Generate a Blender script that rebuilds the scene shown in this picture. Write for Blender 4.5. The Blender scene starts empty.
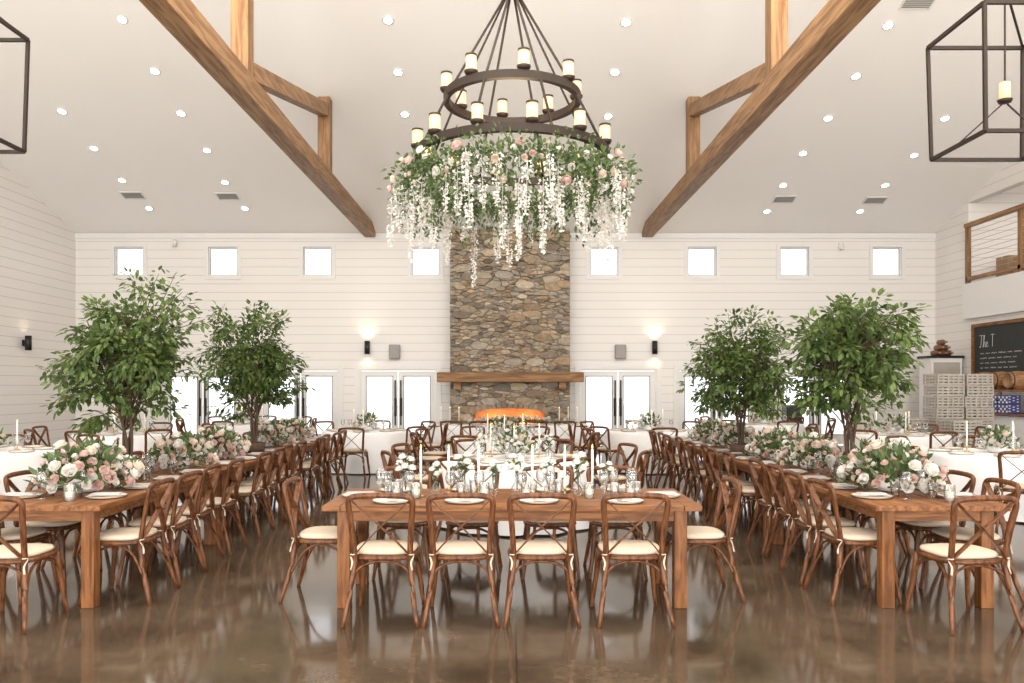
import bpy, math, random
from mathutils import Vector, Matrix
random.seed(7)
bpy.context.scene.view_settings.view_transform='Standard'
C = bpy.context.scene.collection
PI = math.pi
F = 800.0; CX = 508.0; CY = 387.0; H = 1.61
D = 22.2; ZE = 5.89; SL = 0.32; YR = 9.5; XL = -12.0; XR = 11.86
def ceil_z(y):
    return ZE + SL*(D-y) if y >= YR else ZE + SL*(D-YR) - SL*(YR-y)
ORD = ['first','second','third','fourth','fifth','sixth','seventh','eighth','ninth','tenth','eleventh','twelfth']

# ------------------------------------------------------------------ mesh builder
class MB:
    def __init__(s): s.v=[]; s.f=[]; s.c=[]
    def add(s, vs, fs, c=(1,1,1)):
        n=len(s.v); s.v += [tuple(v) for v in vs]
        for f in fs: s.f.append(tuple(i+n for i in f)); s.c.append(c)
        return s
    def box(s, x0,x1,y0,y1,z0,z1, c=(1,1,1), M=None):
        vs=[Vector(p) for p in ((x0,y0,z0),(x1,y0,z0),(x1,y1,z0),(x0,y1,z0),(x0,y0,z1),(x1,y0,z1),(x1,y1,z1),(x0,y1,z1))]
        if M: vs=[M@v for v in vs]
        return s.add(vs,[(0,3,2,1),(4,5,6,7),(0,1,5,4),(1,2,6,5),(2,3,7,6),(3,0,4,7)],c)
    def prism(s, poly, axis, a0, a1, c=(1,1,1)):
        n=len(poly)
        def mk(p,a):
            if axis=='x': return (a,p[0],p[1])
            if axis=='y': return (p[0],a,p[1])
            return (p[0],p[1],a)
        vs=[mk(p,a0) for p in poly]+[mk(p,a1) for p in poly]
        fs=[tuple(range(n)),tuple(range(2*n-1,n-1,-1))]+[(i,i+n,(i+1)%n+n,(i+1)%n) for i in range(n)]
        return s.add(vs,fs,c)
    def tube(s, pts, r, n=8, r2=None, ref=(0,0,1), closed=False, c=(1,1,1)):
        pts=[Vector(p) for p in pts]; m=len(pts); ref=Vector(ref); vs=[]
        for i,p in enumerate(pts):
            if closed: t=pts[(i+1)%m]-pts[i-1]
            else: t=pts[min(i+1,m-1)]-pts[max(i-1,0)]
            t.normalize()
            rf = ref if abs(t.dot(ref))<.97 else (Vector((0,1,0)) if abs(t.y)<.9 else Vector((1,0,0)))
            a=t.cross(rf).normalized(); b=a.cross(t).normalized()
            rr = r[i] if isinstance(r,(list,tuple)) else r
            rb = rr if r2 is None else r2
            for k in range(n):
                th=2*PI*(k+.5)/n
                vs.append(p+a*math.cos(th)*rr+b*math.sin(th)*rb)
        fs=[]
        for i in range(m if closed else m-1):
            j=(i+1)%m
            for k in range(n):
                k2=(k+1)%n; fs.append((i*n+k,i*n+k2,j*n+k2,j*n+k))
        if not closed:
            fs.append(tuple(range(n-1,-1,-1))); fs.append(tuple((m-1)*n+k for k in range(n)))
        return s.add(vs,fs,c)
    def lathe(s, prof, n=20, o=(0,0,0), M=None, se=2.0, sx=1, sy=1, c=(1,1,1)):
        vs=[]; o=Vector(o); closed = prof[0]==prof[-1]
        if closed: prof=prof[:-1]
        for (r,z) in prof:
            for k in range(n):
                th=2*PI*k/n; ct,st=math.cos(th),math.sin(th)
                x=math.copysign(abs(ct)**(2/se),ct); y=math.copysign(abs(st)**(2/se),st)
                v=Vector((r*x*sx,r*y*sy,z))
                if M: v=M@v
                vs.append(v+o)
        fs=[]; L=len(prof)
        for i in range(L if closed else L-1):
            i2=(i+1)%L
            for k in range(n):
                k2=(k+1)%n; fs.append((i*n+k,i*n+k2,i2*n+k2,i2*n+k))
        if not closed:
            fs.append(tuple(range(n-1,-1,-1))); fs.append(tuple((L-1)*n+k for k in range(n)))
        return s.add(vs,fs,c)
    def leaf(s, p, d, up, L, W, c=(1,1,1)):
        d=d.normalized(); a=d.cross(up)
        if a.length<.05: a=d.cross(Vector((1,.3,0)))
        a.normalize(); nn=a.cross(d)
        m=p+d*L*.45
        return s.add([p, m-a*W/2, p+d*L-nn*L*.12, m+a*W/2, m-nn*W*.16],[(0,4,2,1),(0,3,2,4)],c)
    def leaf6(s, p, d, up, L, W):
        d=d.normalized(); a=d.cross(up)
        if a.length<.05: a=d.cross(Vector((1,.3,0)))
        a.normalize(); nn=a.cross(d)
        m1=p+d*L*.28; m2=p+d*L*.66-nn*L*.05
        return s.add([p,m1-a*W*.46,m2-a*W*.42,p+d*L-nn*L*.16,m2+a*W*.42,m1+a*W*.46,m1-nn*W*.12,m2-nn*W*.12],[(0,6,1),(6,7,2,1),(7,3,2),(0,5,6),(5,4,7,6),(4,3,7)])
    def build(s, name, mat, parent=None, smooth=False, bevel=0, loc=None, col=False):
        me=bpy.data.meshes.new(name); me.from_pydata(s.v,[],s.f); me.update()
        if col:
            at=me.color_attributes.new('Col','FLOAT_COLOR','CORNER'); i=0
            for f,cc in zip(s.f,s.c):
                for _ in f:
                    at.data[i].color=(cc[0],cc[1],cc[2],1); i+=1
        me.materials.append(mat)
        if smooth:
            for p in me.polygons: p.use_smooth=True
        o=bpy.data.objects.new(name,me); C.objects.link(o)
        if parent: o.parent=parent
        if loc is not None: o.location=loc
        if bevel:
            b=o.modifiers.new('bevel','BEVEL'); b.width=bevel; b.segments=2; b.limit_method='ANGLE'
        return o

def spline(pts, k=5):
    pts=[Vector(p) for p in pts]; out=[]
    P=[pts[0]*2-pts[1]]+pts+[pts[-1]*2-pts[-2]]
    for i in range(1,len(P)-2):
        for j in range(k):
            t=j/k; a,b,c,d=P[i-1],P[i],P[i+1],P[i+2]
            out.append(.5*((2*b)+(c-a)*t+(2*a-5*b+4*c-d)*t*t+(3*b-a-3*c+d)*t*t*t))
    out.append(pts[-1]); return out
def empty(name, loc=(0,0,0), rz=0):
    o=bpy.data.objects.new(name,None); C.objects.link(o); o.location=loc; o.rotation_euler=(0,0,rz); o.empty_display_size=.1
    return o
def tag(o,label,cat,group=None):
    o['label']=label; o['category']=cat
    if group: o['group']=group
    return o
def struct(o,label=None):
    o['kind']='structure'
    if label: o['label']=label
    return o
def copy_tree(o,parent=None):
    c=o.copy(); C.objects.link(c); c.parent=parent
    for ch in list(o.children): copy_tree(ch,c)
    return c
class Proto:
    def __init__(s,root): s.root=root; s.used=False
    def put(s,loc,rz,label,cat,group=None,scale=None):
        if s.used: o=copy_tree(s.root)
        else: o=s.root; s.used=True
        o.location=loc; o.rotation_euler=(0,0,rz)
        o.scale=(scale,)*3 if scale else (1,1,1)
        if 'group' in o: del o['group']
        return tag(o,label,cat,group)

# ------------------------------------------------------------------ materials
def newmat(name):
    m=bpy.data.materials.new(name); m.use_nodes=True; nt=m.node_tree
    return m,nt,nt.nodes['Principled BSDF']
def plain(name,col,rough=.5,metal=0,noise=.08,nscale=8,bump=0,emis=None,es=0,spec=.5):
    m,nt,b=newmat(name); N=nt.nodes; L=nt.links
    tc=N.new('ShaderNodeTexCoord'); nz=N.new('ShaderNodeTexNoise'); nz.inputs['Scale'].default_value=nscale; nz.inputs['Detail'].default_value=4
    L.new(tc.outputs['Object'],nz.inputs['Vector'])
    mx=N.new('ShaderNodeMix'); mx.data_type='RGBA'
    mx.inputs['A'].default_value=tuple(min(1,c*(1+noise)) for c in col)+(1,)
    mx.inputs['B'].default_value=tuple(c*(1-noise) for c in col)+(1,)
    L.new(nz.outputs['Fac'],mx.inputs['Factor']); L.new(mx.outputs['Result'],b.inputs['Base Color'])
    b.inputs['Roughness'].default_value=rough; b.inputs['Metallic'].default_value=metal
    b.inputs['Specular IOR Level'].default_value=spec
    if bump:
        bp=N.new('ShaderNodeBump'); bp.inputs['Strength'].default_value=bump; bp.inputs['Distance'].default_value=.01
        L.new(nz.outputs['Fac'],bp.inputs['Height']); L.new(bp.outputs['Normal'],b.inputs['Normal'])
    if emis: b.inputs['Emission Color'].default_value=emis+(1,); b.inputs['Emission Strength'].default_value=es
    return m
def wood(name,c1,c2,rough=.4,stretch=(1,12,12),scale=2.5,spec=.35):
    m,nt,b=newmat(name); N=nt.nodes; L=nt.links
    tc=N.new('ShaderNodeTexCoord'); mp=N.new('ShaderNodeMapping'); mp.inputs['Scale'].default_value=stretch
    L.new(tc.outputs['Object'],mp.inputs['Vector'])
    nz=N.new('ShaderNodeTexNoise'); nz.inputs['Scale'].default_value=scale; nz.inputs['Detail'].default_value=6; nz.inputs['Distortion'].default_value=.6
    L.new(mp.outputs['Vector'],nz.inputs['Vector'])
    cr=N.new('ShaderNodeValToRGB'); cr.color_ramp.elements[0].position=.36; cr.color_ramp.elements[1].position=.64
    cr.color_ramp.elements[0].color=c1+(1,); cr.color_ramp.elements[1].color=c2+(1,)
    L.new(nz.outputs['Fac'],cr.inputs['Fac']); L.new(cr.outputs['Color'],b.inputs['Base Color'])
    b.inputs['Roughness'].default_value=rough; b.inputs['Specular IOR Level'].default_value=spec
    bp=N.new('ShaderNodeBump'); bp.inputs['Strength'].default_value=.15; bp.inputs['Distance'].default_value=.004
    L.new(nz.outputs['Fac'],bp.inputs['Height']); L.new(bp.outputs['Normal'],b.inputs['Normal'])
    return m
def shiplap(name,col):
    m,nt,b=newmat(name); N=nt.nodes; L=nt.links
    tc=N.new('ShaderNodeTexCoord'); sp=N.new('ShaderNodeSeparateXYZ'); L.new(tc.outputs['Object'],sp.inputs['Vector'])
    d=N.new('ShaderNodeMath'); d.operation='DIVIDE'; d.inputs[1].default_value=.235; L.new(sp.outputs['Z'],d.inputs[0])
    fr=N.new('ShaderNodeMath'); fr.operation='FRACT'; L.new(d.outputs[0],fr.inputs[0])
    lt=N.new('ShaderNodeMath'); lt.operation='LESS_THAN'; lt.inputs[1].default_value=.06; L.new(fr.outputs[0],lt.inputs[0])
    mx=N.new('ShaderNodeMix'); mx.data_type='RGBA'; mx.inputs['A'].default_value=col+(1,); mx.inputs['B'].default_value=tuple(c*.70 for c in col)+(1,)
    L.new(lt.outputs[0],mx.inputs['Factor']); L.new(mx.outputs['Result'],b.inputs['Base Color'])
    b.inputs['Roughness'].default_value=.45
    bp=N.new('ShaderNodeBump'); bp.inputs['Strength'].default_value=.4; bp.inputs['Distance'].default_value=.01; bp.invert=True
    L.new(lt.outputs[0],bp.inputs['Height']); L.new(bp.outputs['Normal'],b.inputs['Normal'])
    return m
def leafmat(name,c1,c2,trans=.35,scale=6):
    m,nt,b=newmat(name); N=nt.nodes; L=nt.links
    tc=N.new('ShaderNodeTexCoord'); nz=N.new('ShaderNodeTexNoise'); nz.inputs['Scale'].default_value=scale; nz.inputs['Detail'].default_value=3
    L.new(tc.outputs['Object'],nz.inputs['Vector'])
    cr=N.new('ShaderNodeValToRGB'); cr.color_ramp.elements[0].position=.35; cr.color_ramp.elements[1].position=.65
    cr.color_ramp.elements[0].color=c1+(1,); cr.color_ramp.elements[1].color=c2+(1,)
    L.new(nz.outputs['Fac'],cr.inputs['Fac']); L.new(cr.outputs['Color'],b.inputs['Base Color']); b.inputs['Roughness'].default_value=.38
    tr=N.new('ShaderNodeBsdfTranslucent'); L.new(cr.outputs['Color'],tr.inputs['Color'])
    ms=N.new('ShaderNodeMixShader'); ms.inputs['Fac'].default_value=trans
    L.new(b.outputs['BSDF'],ms.inputs[1]); L.new(tr.outputs['BSDF'],ms.inputs[2]); L.new(ms.outputs['Shader'],N['Material Output'].inputs['Surface'])
    return m
def glassmat(name,tint=(1,1,1),fac=.12):
    m=bpy.data.materials.new(name); m.use_nodes=True; nt=m.node_tree; N=nt.nodes; L=nt.links
    N.remove(N['Principled BSDF'])
    t=N.new('ShaderNodeBsdfTransparent'); t.inputs['Color'].default_value=tint+(1,)
    g=N.new('ShaderNodeBsdfGlossy'); g.inputs['Roughness'].default_value=.03
    lw=N.new('ShaderNodeLayerWeight'); lw.inputs['Blend'].default_value=fac*2.5
    nz=N.new('ShaderNodeTexNoise'); nz.inputs['Scale'].default_value=3
    mt=N.new('ShaderNodeMath'); mt.operation='MULTIPLY_ADD'; mt.inputs[1].default_value=.9
    ml=N.new('ShaderNodeMath'); ml.operation='MULTIPLY'; ml.inputs[1].default_value=.03
    L.new(nz.outputs['Fac'],ml.inputs[0]); L.new(lw.outputs['Facing'],mt.inputs[0]); L.new(ml.outputs[0],mt.inputs[2])
    ms=N.new('ShaderNodeMixShader'); L.new(mt.outputs[0],ms.inputs['Fac']); L.new(t.outputs[0],ms.inputs[1]); L.new(g.outputs[0],ms.inputs[2])
    L.new(ms.outputs[0],N['Material Output'].inputs['Surface'])
    return m

M_wall=shiplap('white_shiplap',(.80,.77,.735))
M_ceil=plain('ceiling_paint',(.95,.925,.89),.6,noise=.012,nscale=1)
M_trim=plain('white_trim',(.78,.765,.74),.4,noise=.02)
M_beam=wood('beam_wood',(.18,.085,.032),(.38,.215,.095),.5,(9,.8,9),2)
M_beamz=wood('post_wood',(.17,.080,.030),(.33,.185,.082),.5,(9,9,.8),2)
M_mantel=wood('mantel_wood',(.17,.083,.034),(.35,.195,.09),.55,(.8,9,9),2,.25)
M_table=wood('table_wood',(.105,.036,.0105),(.28,.115,.036),.42,(12,1.2,12),2.5,.25)
M_tablex=wood('table_wood_cross',(.105,.036,.0105),(.28,.115,.036),.42,(1.2,12,12),2.5,.25)
M_leg=wood('table_leg_wood',(.11,.038,.011),(.25,.10,.032),.42,(12,12,1.5),2.5,.25)
M_chair=wood('chair_wood',(.058,.0195,.0068),(.175,.066,.0225),.38,(9,9,2),4,.3)
M_cush=plain('cream_cushion',(.56,.46,.35),.85,noise=.06,nscale=30,bump=.1)
M_cloth=plain('white_cloth',(.76,.75,.745),.8,noise=.02,nscale=20)
M_black=plain('black_metal',(.018,.016,.014),.45,.3,noise=.2)
M_bronze=plain('bronze_metal',(.030,.018,.011),.5,.3,noise=.25,nscale=14)
M_china=plain('white_china',(.82,.81,.79),.15,noise=.01)
M_napkin=plain('napkin_cloth',(.45,.43,.42),.9,noise=.08,nscale=40)
M_wax=plain('candle_wax',(.92,.89,.82),.45,noise=.02)
M_flame=plain('flame',(1,.6,.2),.5,emis=(1,.6,.2),es=4)
M_fire=plain('fire_flame',(1,.5,.15),.5,emis=(1,.55,.19),es=1.8)
M_glass=glassmat('clear_glass',(.97,.98,.98),.15)
M_pane=glassmat('window_glass',(.98,.99,1),.03)
M_gold=plain('brass',(.60,.40,.16),.3,.9,noise=.1)
M_leaf=leafmat('tree_leaf',(.036,.072,.016),(.17,.24,.065),.42,7)
M_leaf2=leafmat('garden_leaf',(.045,.085,.025),(.17,.235,.09),.38,10)
M_bark=plain('bark',(.08,.048,.028),.85,noise=.35,nscale=25,bump=.5)
M_bw=leafmat('white_petal',(.81,.78,.72),(.90,.88,.84),.25,12)
M_bp=leafmat('blush_petal',(.72,.49,.44),(.84,.67,.62),.25,12)
M_bc=leafmat('cream_petal',(.77,.64,.53),(.88,.78,.68),.25,12)
M_glow=plain('amber_shade',(.60,.40,.22),.4,emis=(1,.60,.28),es=.85)
M_lamp=plain('lamp_white',(1,.95,.85),.4,emis=(1,.97,.9),es=25)
M_grey=plain('grey_plastic',(.33,.31,.285),.6,noise=.06)
M_bead=plain('grey_glazing_bead',(.30,.29,.28),.5,noise=.06)
M_crate=plain('white_crate',(.42,.385,.335),.45,noise=.18,nscale=5)
M_dark=plain('chalkboard_slate',(.028,.03,.028),.8,noise=.3,nscale=5)
M_chalk=plain('chalk',(.6,.6,.58),.9)
M_barrel=wood('barrel_wood',(.20,.095,.038),(.38,.22,.10),.6,(1,10,10),3)
M_blue=plain('blue_pattern',(.05,.06,.22),.6,noise=.5,nscale=40)
M_card=plain('cardboard',(.34,.21,.12),.8,noise=.1)
M_log=plain('brown_bottle',(.20,.095,.055),.5,noise=.3,nscale=12)
M_steel=plain('steel_cable',(.4,.4,.4),.3,.9)
M_brick=plain('firebrick',(.62,.33,.16),.85,noise=.4,nscale=9,bump=.5)
M_patio=plain('patio_stone',(.66,.64,.61),.8,noise=.1,nscale=2)

def floormat():
    m,nt,b=newmat('polished_concrete'); N=nt.nodes; L=nt.links
    tc=N.new('ShaderNodeTexCoord')
    n1=N.new('ShaderNodeTexNoise'); n1.inputs['Scale'].default_value=1.3; n1.inputs['Detail'].default_value=10; n1.inputs['Distortion'].default_value=.4; n1.inputs['Roughness'].default_value=.65
    n2=N.new('ShaderNodeTexNoise'); n2.inputs['Scale'].default_value=20; n2.inputs['Detail'].default_value=7
    L.new(tc.outputs['Object'],n1.inputs['Vector']); L.new(tc.outputs['Object'],n2.inputs['Vector'])
    cr=N.new('ShaderNodeValToRGB'); e=cr.color_ramp.elements; e[0].position=.32; e[0].color=(.046,.031,.019,1); e[1].position=.70; e[1].color=(.125,.090,.060,1)
    L.new(n1.outputs['Fac'],cr.inputs['Fac'])
    mx=N.new('ShaderNodeMix'); mx.data_type='RGBA'; mx.blend_type='OVERLAY'; mx.inputs['Factor'].default_value=.45
    L.new(cr.outputs['Color'],mx.inputs['A']); L.new(n2.outputs['Fac'],mx.inputs['B'])
    sp=N.new('ShaderNodeSeparateXYZ'); L.new(tc.outputs['Object'],sp.inputs['Vector'])
    last=None
    for ax,off in (('X',.05),('Y',4.2)):
        a=N.new('ShaderNodeMath'); a.operation='SUBTRACT'; a.inputs[1].default_value=off; L.new(sp.outputs[ax],a.inputs[0])
        d=N.new('ShaderNodeMath'); d.operation='PINGPONG'; d.inputs[1].default_value=2.4; L.new(a.outputs[0],d.inputs[0])
        l=N.new('ShaderNodeMath'); l.operation='LESS_THAN'; l.inputs[1].default_value=.004; L.new(d.outputs[0],l.inputs[0])
        if last is None: last=l
        else:
            q=N.new('ShaderNodeMath'); q.operation='MAXIMUM'; L.new(last.outputs[0],q.inputs[0]); L.new(l.outputs[0],q.inputs[1]); last=q
    m2=N.new('ShaderNodeMix'); m2.data_type='RGBA'; m2.inputs['B'].default_value=(.02,.014,.01,1)
    L.new(last.outputs[0],m2.inputs['Factor']); L.new(mx.outputs['Result'],m2.inputs['A']); L.new(m2.outputs['Result'],b.inputs['Base Color'])
    mr=N.new('ShaderNodeMapRange'); mr.inputs['To Min'].default_value=.05; mr.inputs['To Max'].default_value=.14
    L.new(n1.outputs['Fac'],mr.inputs['Value']); L.new(mr.outputs['Result'],b.inputs['Roughness'])
    b.inputs['Specular IOR Level'].default_value=.5
    return m
M_floor=floormat()
def stonemat():
    m,nt,b=newmat('field_stone'); N=nt.nodes; L=nt.links
    at=N.new('ShaderNodeAttribute'); at.attribute_name='Col'
    tc=N.new('ShaderNodeTexCoord'); nz=N.new('ShaderNodeTexNoise'); nz.inputs['Scale'].default_value=8; nz.inputs['Detail'].default_value=9; nz.inputs['Roughness'].default_value=.68
    L.new(tc.outputs['Object'],nz.inputs['Vector'])
    mx=N.new('ShaderNodeMix'); mx.data_type='RGBA'; mx.blend_type='OVERLAY'; mx.inputs['Factor'].default_value=.8
    L.new(at.outputs['Color'],mx.inputs['A']); L.new(nz.outputs['Fac'],mx.inputs['B']); L.new(mx.outputs['Result'],b.inputs['Base Color'])
    bp=N.new('ShaderNodeBump'); bp.inputs['Strength'].default_value=.9; bp.inputs['Distance'].default_value=.04
    L.new(nz.outputs['Fac'],bp.inputs['Height']); L.new(bp.outputs['Normal'],b.inputs['Normal']); b.inputs['Roughness'].default_value=.85
    return m
M_stone=stonemat()

# ------------------------------------------------------------------ room
YF=-4.0
struct(MB().box(XL-.3,XR+.3,YF,D+.2,-.2,0).build('floor',M_floor))
zr=ceil_z(YR); zf=ceil_z(YF)
struct(MB().prism([(D+.2,ceil_z(D+.2)),(YR,zr),(YF,zf),(YF,zf+.25),(YR,zr+.25),(D+.2,ceil_z(D+.2)+.25)],'x',XL-.25,XR+.25).build('ceiling',M_ceil))
struct(MB().prism([(YF,0),(D+.2,0),(D+.2,ZE-.06),(YR,zr),(YF,zf)],'x',XL-.2,XL).build('wall_left',M_wall))
mb=MB()
mb.prism([(20.6,0),(D+.2,0),(D+.2,ZE-.06),(20.6,ceil_z(20.6))],'x',XR,XR+.2)
mb.box(XR,XR+.2,14,20.6,0,4.25)
mb.prism([(14,6.35),(20.6,6.35),(20.6,ceil_z(20.6)),(14,ceil_z(14))],'x',XR,XR+.2)
mb.prism([(YF,0),(14,0),(14,ceil_z(14)),(YR,zr),(YF,zf)],'x',XR,XR+.2)
struct(mb.build('wall_right',M_wall))
mb=MB().box(XR+.2,15,14,20.6,4.0,4.25); struct(mb.build('floor_loft',M_trim))
struct(MB().box(15,15.2,13.8,20.8,4,6.6).box(XR+.2,15,20.6,20.8,4,6.6).box(XR+.2,15,13.8,14,4,6.6).build('wall_loft',M_wall))
struct(MB().box(XR+.2,15.2,13.8,20.8,6.6,6.75).build('ceiling_loft',M_ceil))
def wx(px,d=D): return (px-CX)/F*d
holes=[]
wins=[129,223,317.5,425.5,604,702,794.5,887]
for w in wins: holes.append((wx(w)-.4,wx(w)+.4,4.69,5.50))
doors=[202,300,398,618,717,816]
for w in doors: holes.append((wx(w)-1.08,wx(w)+1.08,0,2.1))
def wall_holes(x0,x1,y0,y1,z0,z1,hs):
    mb=MB(); xs=sorted(set([x0,x1]+[h[0] for h in hs]+[h[1] for h in hs])); zs=sorted(set([z0,z1]+[h[2] for h in hs]+[h[3] for h in hs]))
    for i in range(len(xs)-1):
        for j in range(len(zs)-1):
            cx=(xs[i]+xs[i+1])/2; cz=(zs[j]+zs[j+1])/2
            if any(h[0]<cx<h[1] and h[2]<cz<h[3] for h in hs): continue
            mb.box(xs[i],xs[i+1],y0,y1,zs[j],zs[j+1])
    return mb
struct(wall_holes(XL,XR,D,D+.2,0,ZE,holes).build('wall_back',M_wall))
struct(MB().box(XL,XR,D-.03,D,ZE-.16,ZE-.02).build('trim_1',M_trim))
struct(MB().box(XL,XL+.03,YF,D,0.0,.16).build('baseboard_left',M_trim))
struct(MB().box(XR-.03,XR,YF,D,0.0,.16).build('baseboard_right',M_trim))
for i,w in enumerate(wins):
    cx=wx(w); e=empty('window_%d'%(i+1),(cx,D,5.095)); struct(e,'small square clerestory window, %s from the left'%ORD[i])
    f=MB()
    for (a,b_,c_,d_) in ((-.5,.5,.4,.5),(-.5,.5,-.5,-.4),(-.5,-.4,-.4,.4),(.4,.5,-.4,.4)): f.box(a,b_,-.03,.02,c_,d_)
    for (a,b_,c_,d_) in ((-.4,.4,.37,.4),(-.4,.4,-.4,-.37),(-.4,-.37,-.37,.37),(.37,.4,-.37,.37)): f.box(a,b_,.05,.12,c_,d_)
    f.build('frame',M_trim,e); MB().box(-.37,.37,.08,.085,-.37,.37).build('pane',M_pane,e)
    f=MB()
    for (a,b_,c_,d_) in ((-.37,.37,.352,.37),(-.37,.37,-.37,-.352),(-.37,-.352,-.352,.352),(.352,.37,-.352,.352)): f.box(a,b_,.06,.079,c_,d_)
    f.build('glazing_bead',M_bead,e)
for i,w in enumerate(doors):
    cx=wx(w); e=empty('door_%d'%(i+1),(cx,D,0)); struct(e,'white double glass door, %s from the left'%ORD[i])
    f=MB(); f.box(-1.2,1.2,-.035,.02,2.1,2.24).box(-1.2,-1.08,-.035,.02,0,2.1).box(1.08,1.2,-.035,.02,0,2.1)
    f.box(-1.08,-1.04,0,.15,0,2.1).box(1.04,1.08,0,.15,0,2.1).box(-1.04,1.04,0,.15,2.06,2.1); f.build('frame',M_trim,e)
    for s in (-1,1):
        a,b_=(.012,1.03) if s>0 else (-1.03,-.012)
        lf=MB().box(a,a+.13,.05,.1,.02,2.05).box(b_-.13,b_,.05,.1,.02,2.05).box(a+.13,b_-.13,.05,.1,.02,.27).box(a+.13,b_-.13,.05,.1,1.92,2.05).build('leaf',M_trim,e)
        MB().box(a+.13,b_-.13,.072,.078,.27,1.92).build('glass',M_pane,lf)
        g0,g1=a+.13,b_-.13
        MB().box(g0,g0+.03,.045,.071,.27,1.92).box(g1-.03,g1,.045,.071,.27,1.92).box(g0+.03,g1-.03,.045,.071,1.89,1.92).box(g0+.03,g1-.03,.045,.071,.27,.30).build('glazing_bead',M_bead,lf)
        hx=s*.078
        MB().tube([(hx,0,.55),(hx,0,1.80)],.02,8).tube([(hx,.05,.65),(hx,0,.65)],.01,6).tube([(hx,.05,1.75),(hx,0,1.75)],.01,6).box(hx-.035,hx+.035,.035,.05,.8,1.3).build('handle',M_black,lf)
struct(MB().box(-40,40,D+.25,70,-.25,-.05).build('patio_ground',M_patio))

# ------------------------------------------------------------------ trusses
def bar(mb,p0,p1,w,h):
    p0=Vector(p0);p1=Vector(p1); t=(p1-p0).normalized(); n=Vector((1,0,0)).cross(t).normalized()*h/2; a=Vector((w/2,0,0))
    vs=[p0-a-n,p0+a-n,p0+a+n,p0-a+n,p1-a-n,p1+a-n,p1+a+n,p1-a+n]
    mb.add(vs,[(0,3,2,1),(4,5,6,7),(0,1,5,4),(1,2,6,5),(2,3,7,6),(3,0,4,7)]); return mb
for x,nm in ((-3.82,'left'),(3.86,'right')):
    e=empty('roof_truss',(x,0,0)); tag(e,'honey coloured timber roof truss %s of the chandelier'%nm,'roof truss','timber roof trusses')
    MB().box(-.15,.15,YF+.8,D-.02,5.76,6.09).build('bottom_chord',M_beam,e,bevel=.012)
    for y in (16.7,11.5,7.5,2.4): MB().box(-.125,.125,y-.13,y+.13,6.09,ceil_z(y)-.02).build('post',M_beamz,e,bevel=.01)
    bar(MB(),(0,16.65,ceil_z(16.7)-.28),(0,11.75,6.24),.2,.26).build('strut',M_beam,e,bevel=.01)
    bar(MB(),(0,2.6,ceil_z(2.4)-.28),(0,7.3,6.24),.2,.26).build('strut',M_beam,e,bevel=.01)

# ------------------------------------------------------------------ recessed lights / vents
def on_ceiling(px,py):
    t=(ZE+SL*D-H)/((CY-py)/F+SL); return Vector(((px-CX)/F*t,t,H+(CY-py)/F*t))
rot=-math.atan(SL)
rl=empty('recessed_light')
MB().lathe([(.078,-.012),(.108,-.012),(.112,0),(.078,0),(.078,-.012)],24).build('trim_ring',M_trim,rl,True)
MB().lathe([(.0775,-.011),(.0775,-.004)],20).build('lamp_disc',M_lamp,rl)
RL=Proto(rl)
cols=[('inner column left of the left truss',[(245,208),(225,182),(207,150),(181,113),(155,71),(122,19)]),
('outer column near the left wall',[(149,208),(122,180),(94,148),(62,111)]),
('column just left of the chandelier',[(405,114),(398,72),(388,20)]),
('column just right of the chandelier',[(608,116),(615,72),(626,22)]),
('inner column right of the right truss',[(767,211),(783,185),(803,153),(828,118),(856,76),(888,25)]),
('outer column near the right wall',[(860,211),(885,185),(914,155),(945,118)])]
for nm,ps in cols:
    for i,(a,b_) in enumerate(ps):
        p=on_ceiling(a,b_); o=RL.put(p+Vector((0,0,-.004)),0,'%s recessed ceiling light from the back wall, %s'%(ORD[i],nm),'ceiling light','recessed ceiling lights')
        o.rotation_euler=(rot,0,0)
VL=['leftmost white ceiling vent near the left wall','white ceiling vent left of the left truss','white ceiling vent right of the right truss','rightmost low ceiling vent near the right wall','white ceiling vent high up near the top right lantern']
for i,(a,b_) in enumerate(((133,195),(228,196),(784,199),(875,200),(918,2))):
    p=on_ceiling(a,b_); e=empty('ceiling_vent',p+Vector((0,0,-.004))); e.rotation_euler=(rot,0,0); tag(e,VL[i],'air vent','ceiling vents')
    MB().box(-.28,.28,-.17,-.14,-.02,0).box(-.28,.28,.14,.17,-.02,0).box(-.28,-.25,-.14,.14,-.02,0).box(.25,.28,-.14,.14,-.02,0).build('frame',M_trim,e)
    mb=MB()
    for k in range(6): mb.box(-.25,.25,-.12+k*.045,-.10+k*.045,-.015,-.003)
    mb.build('louvre',M_grey,e)

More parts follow.
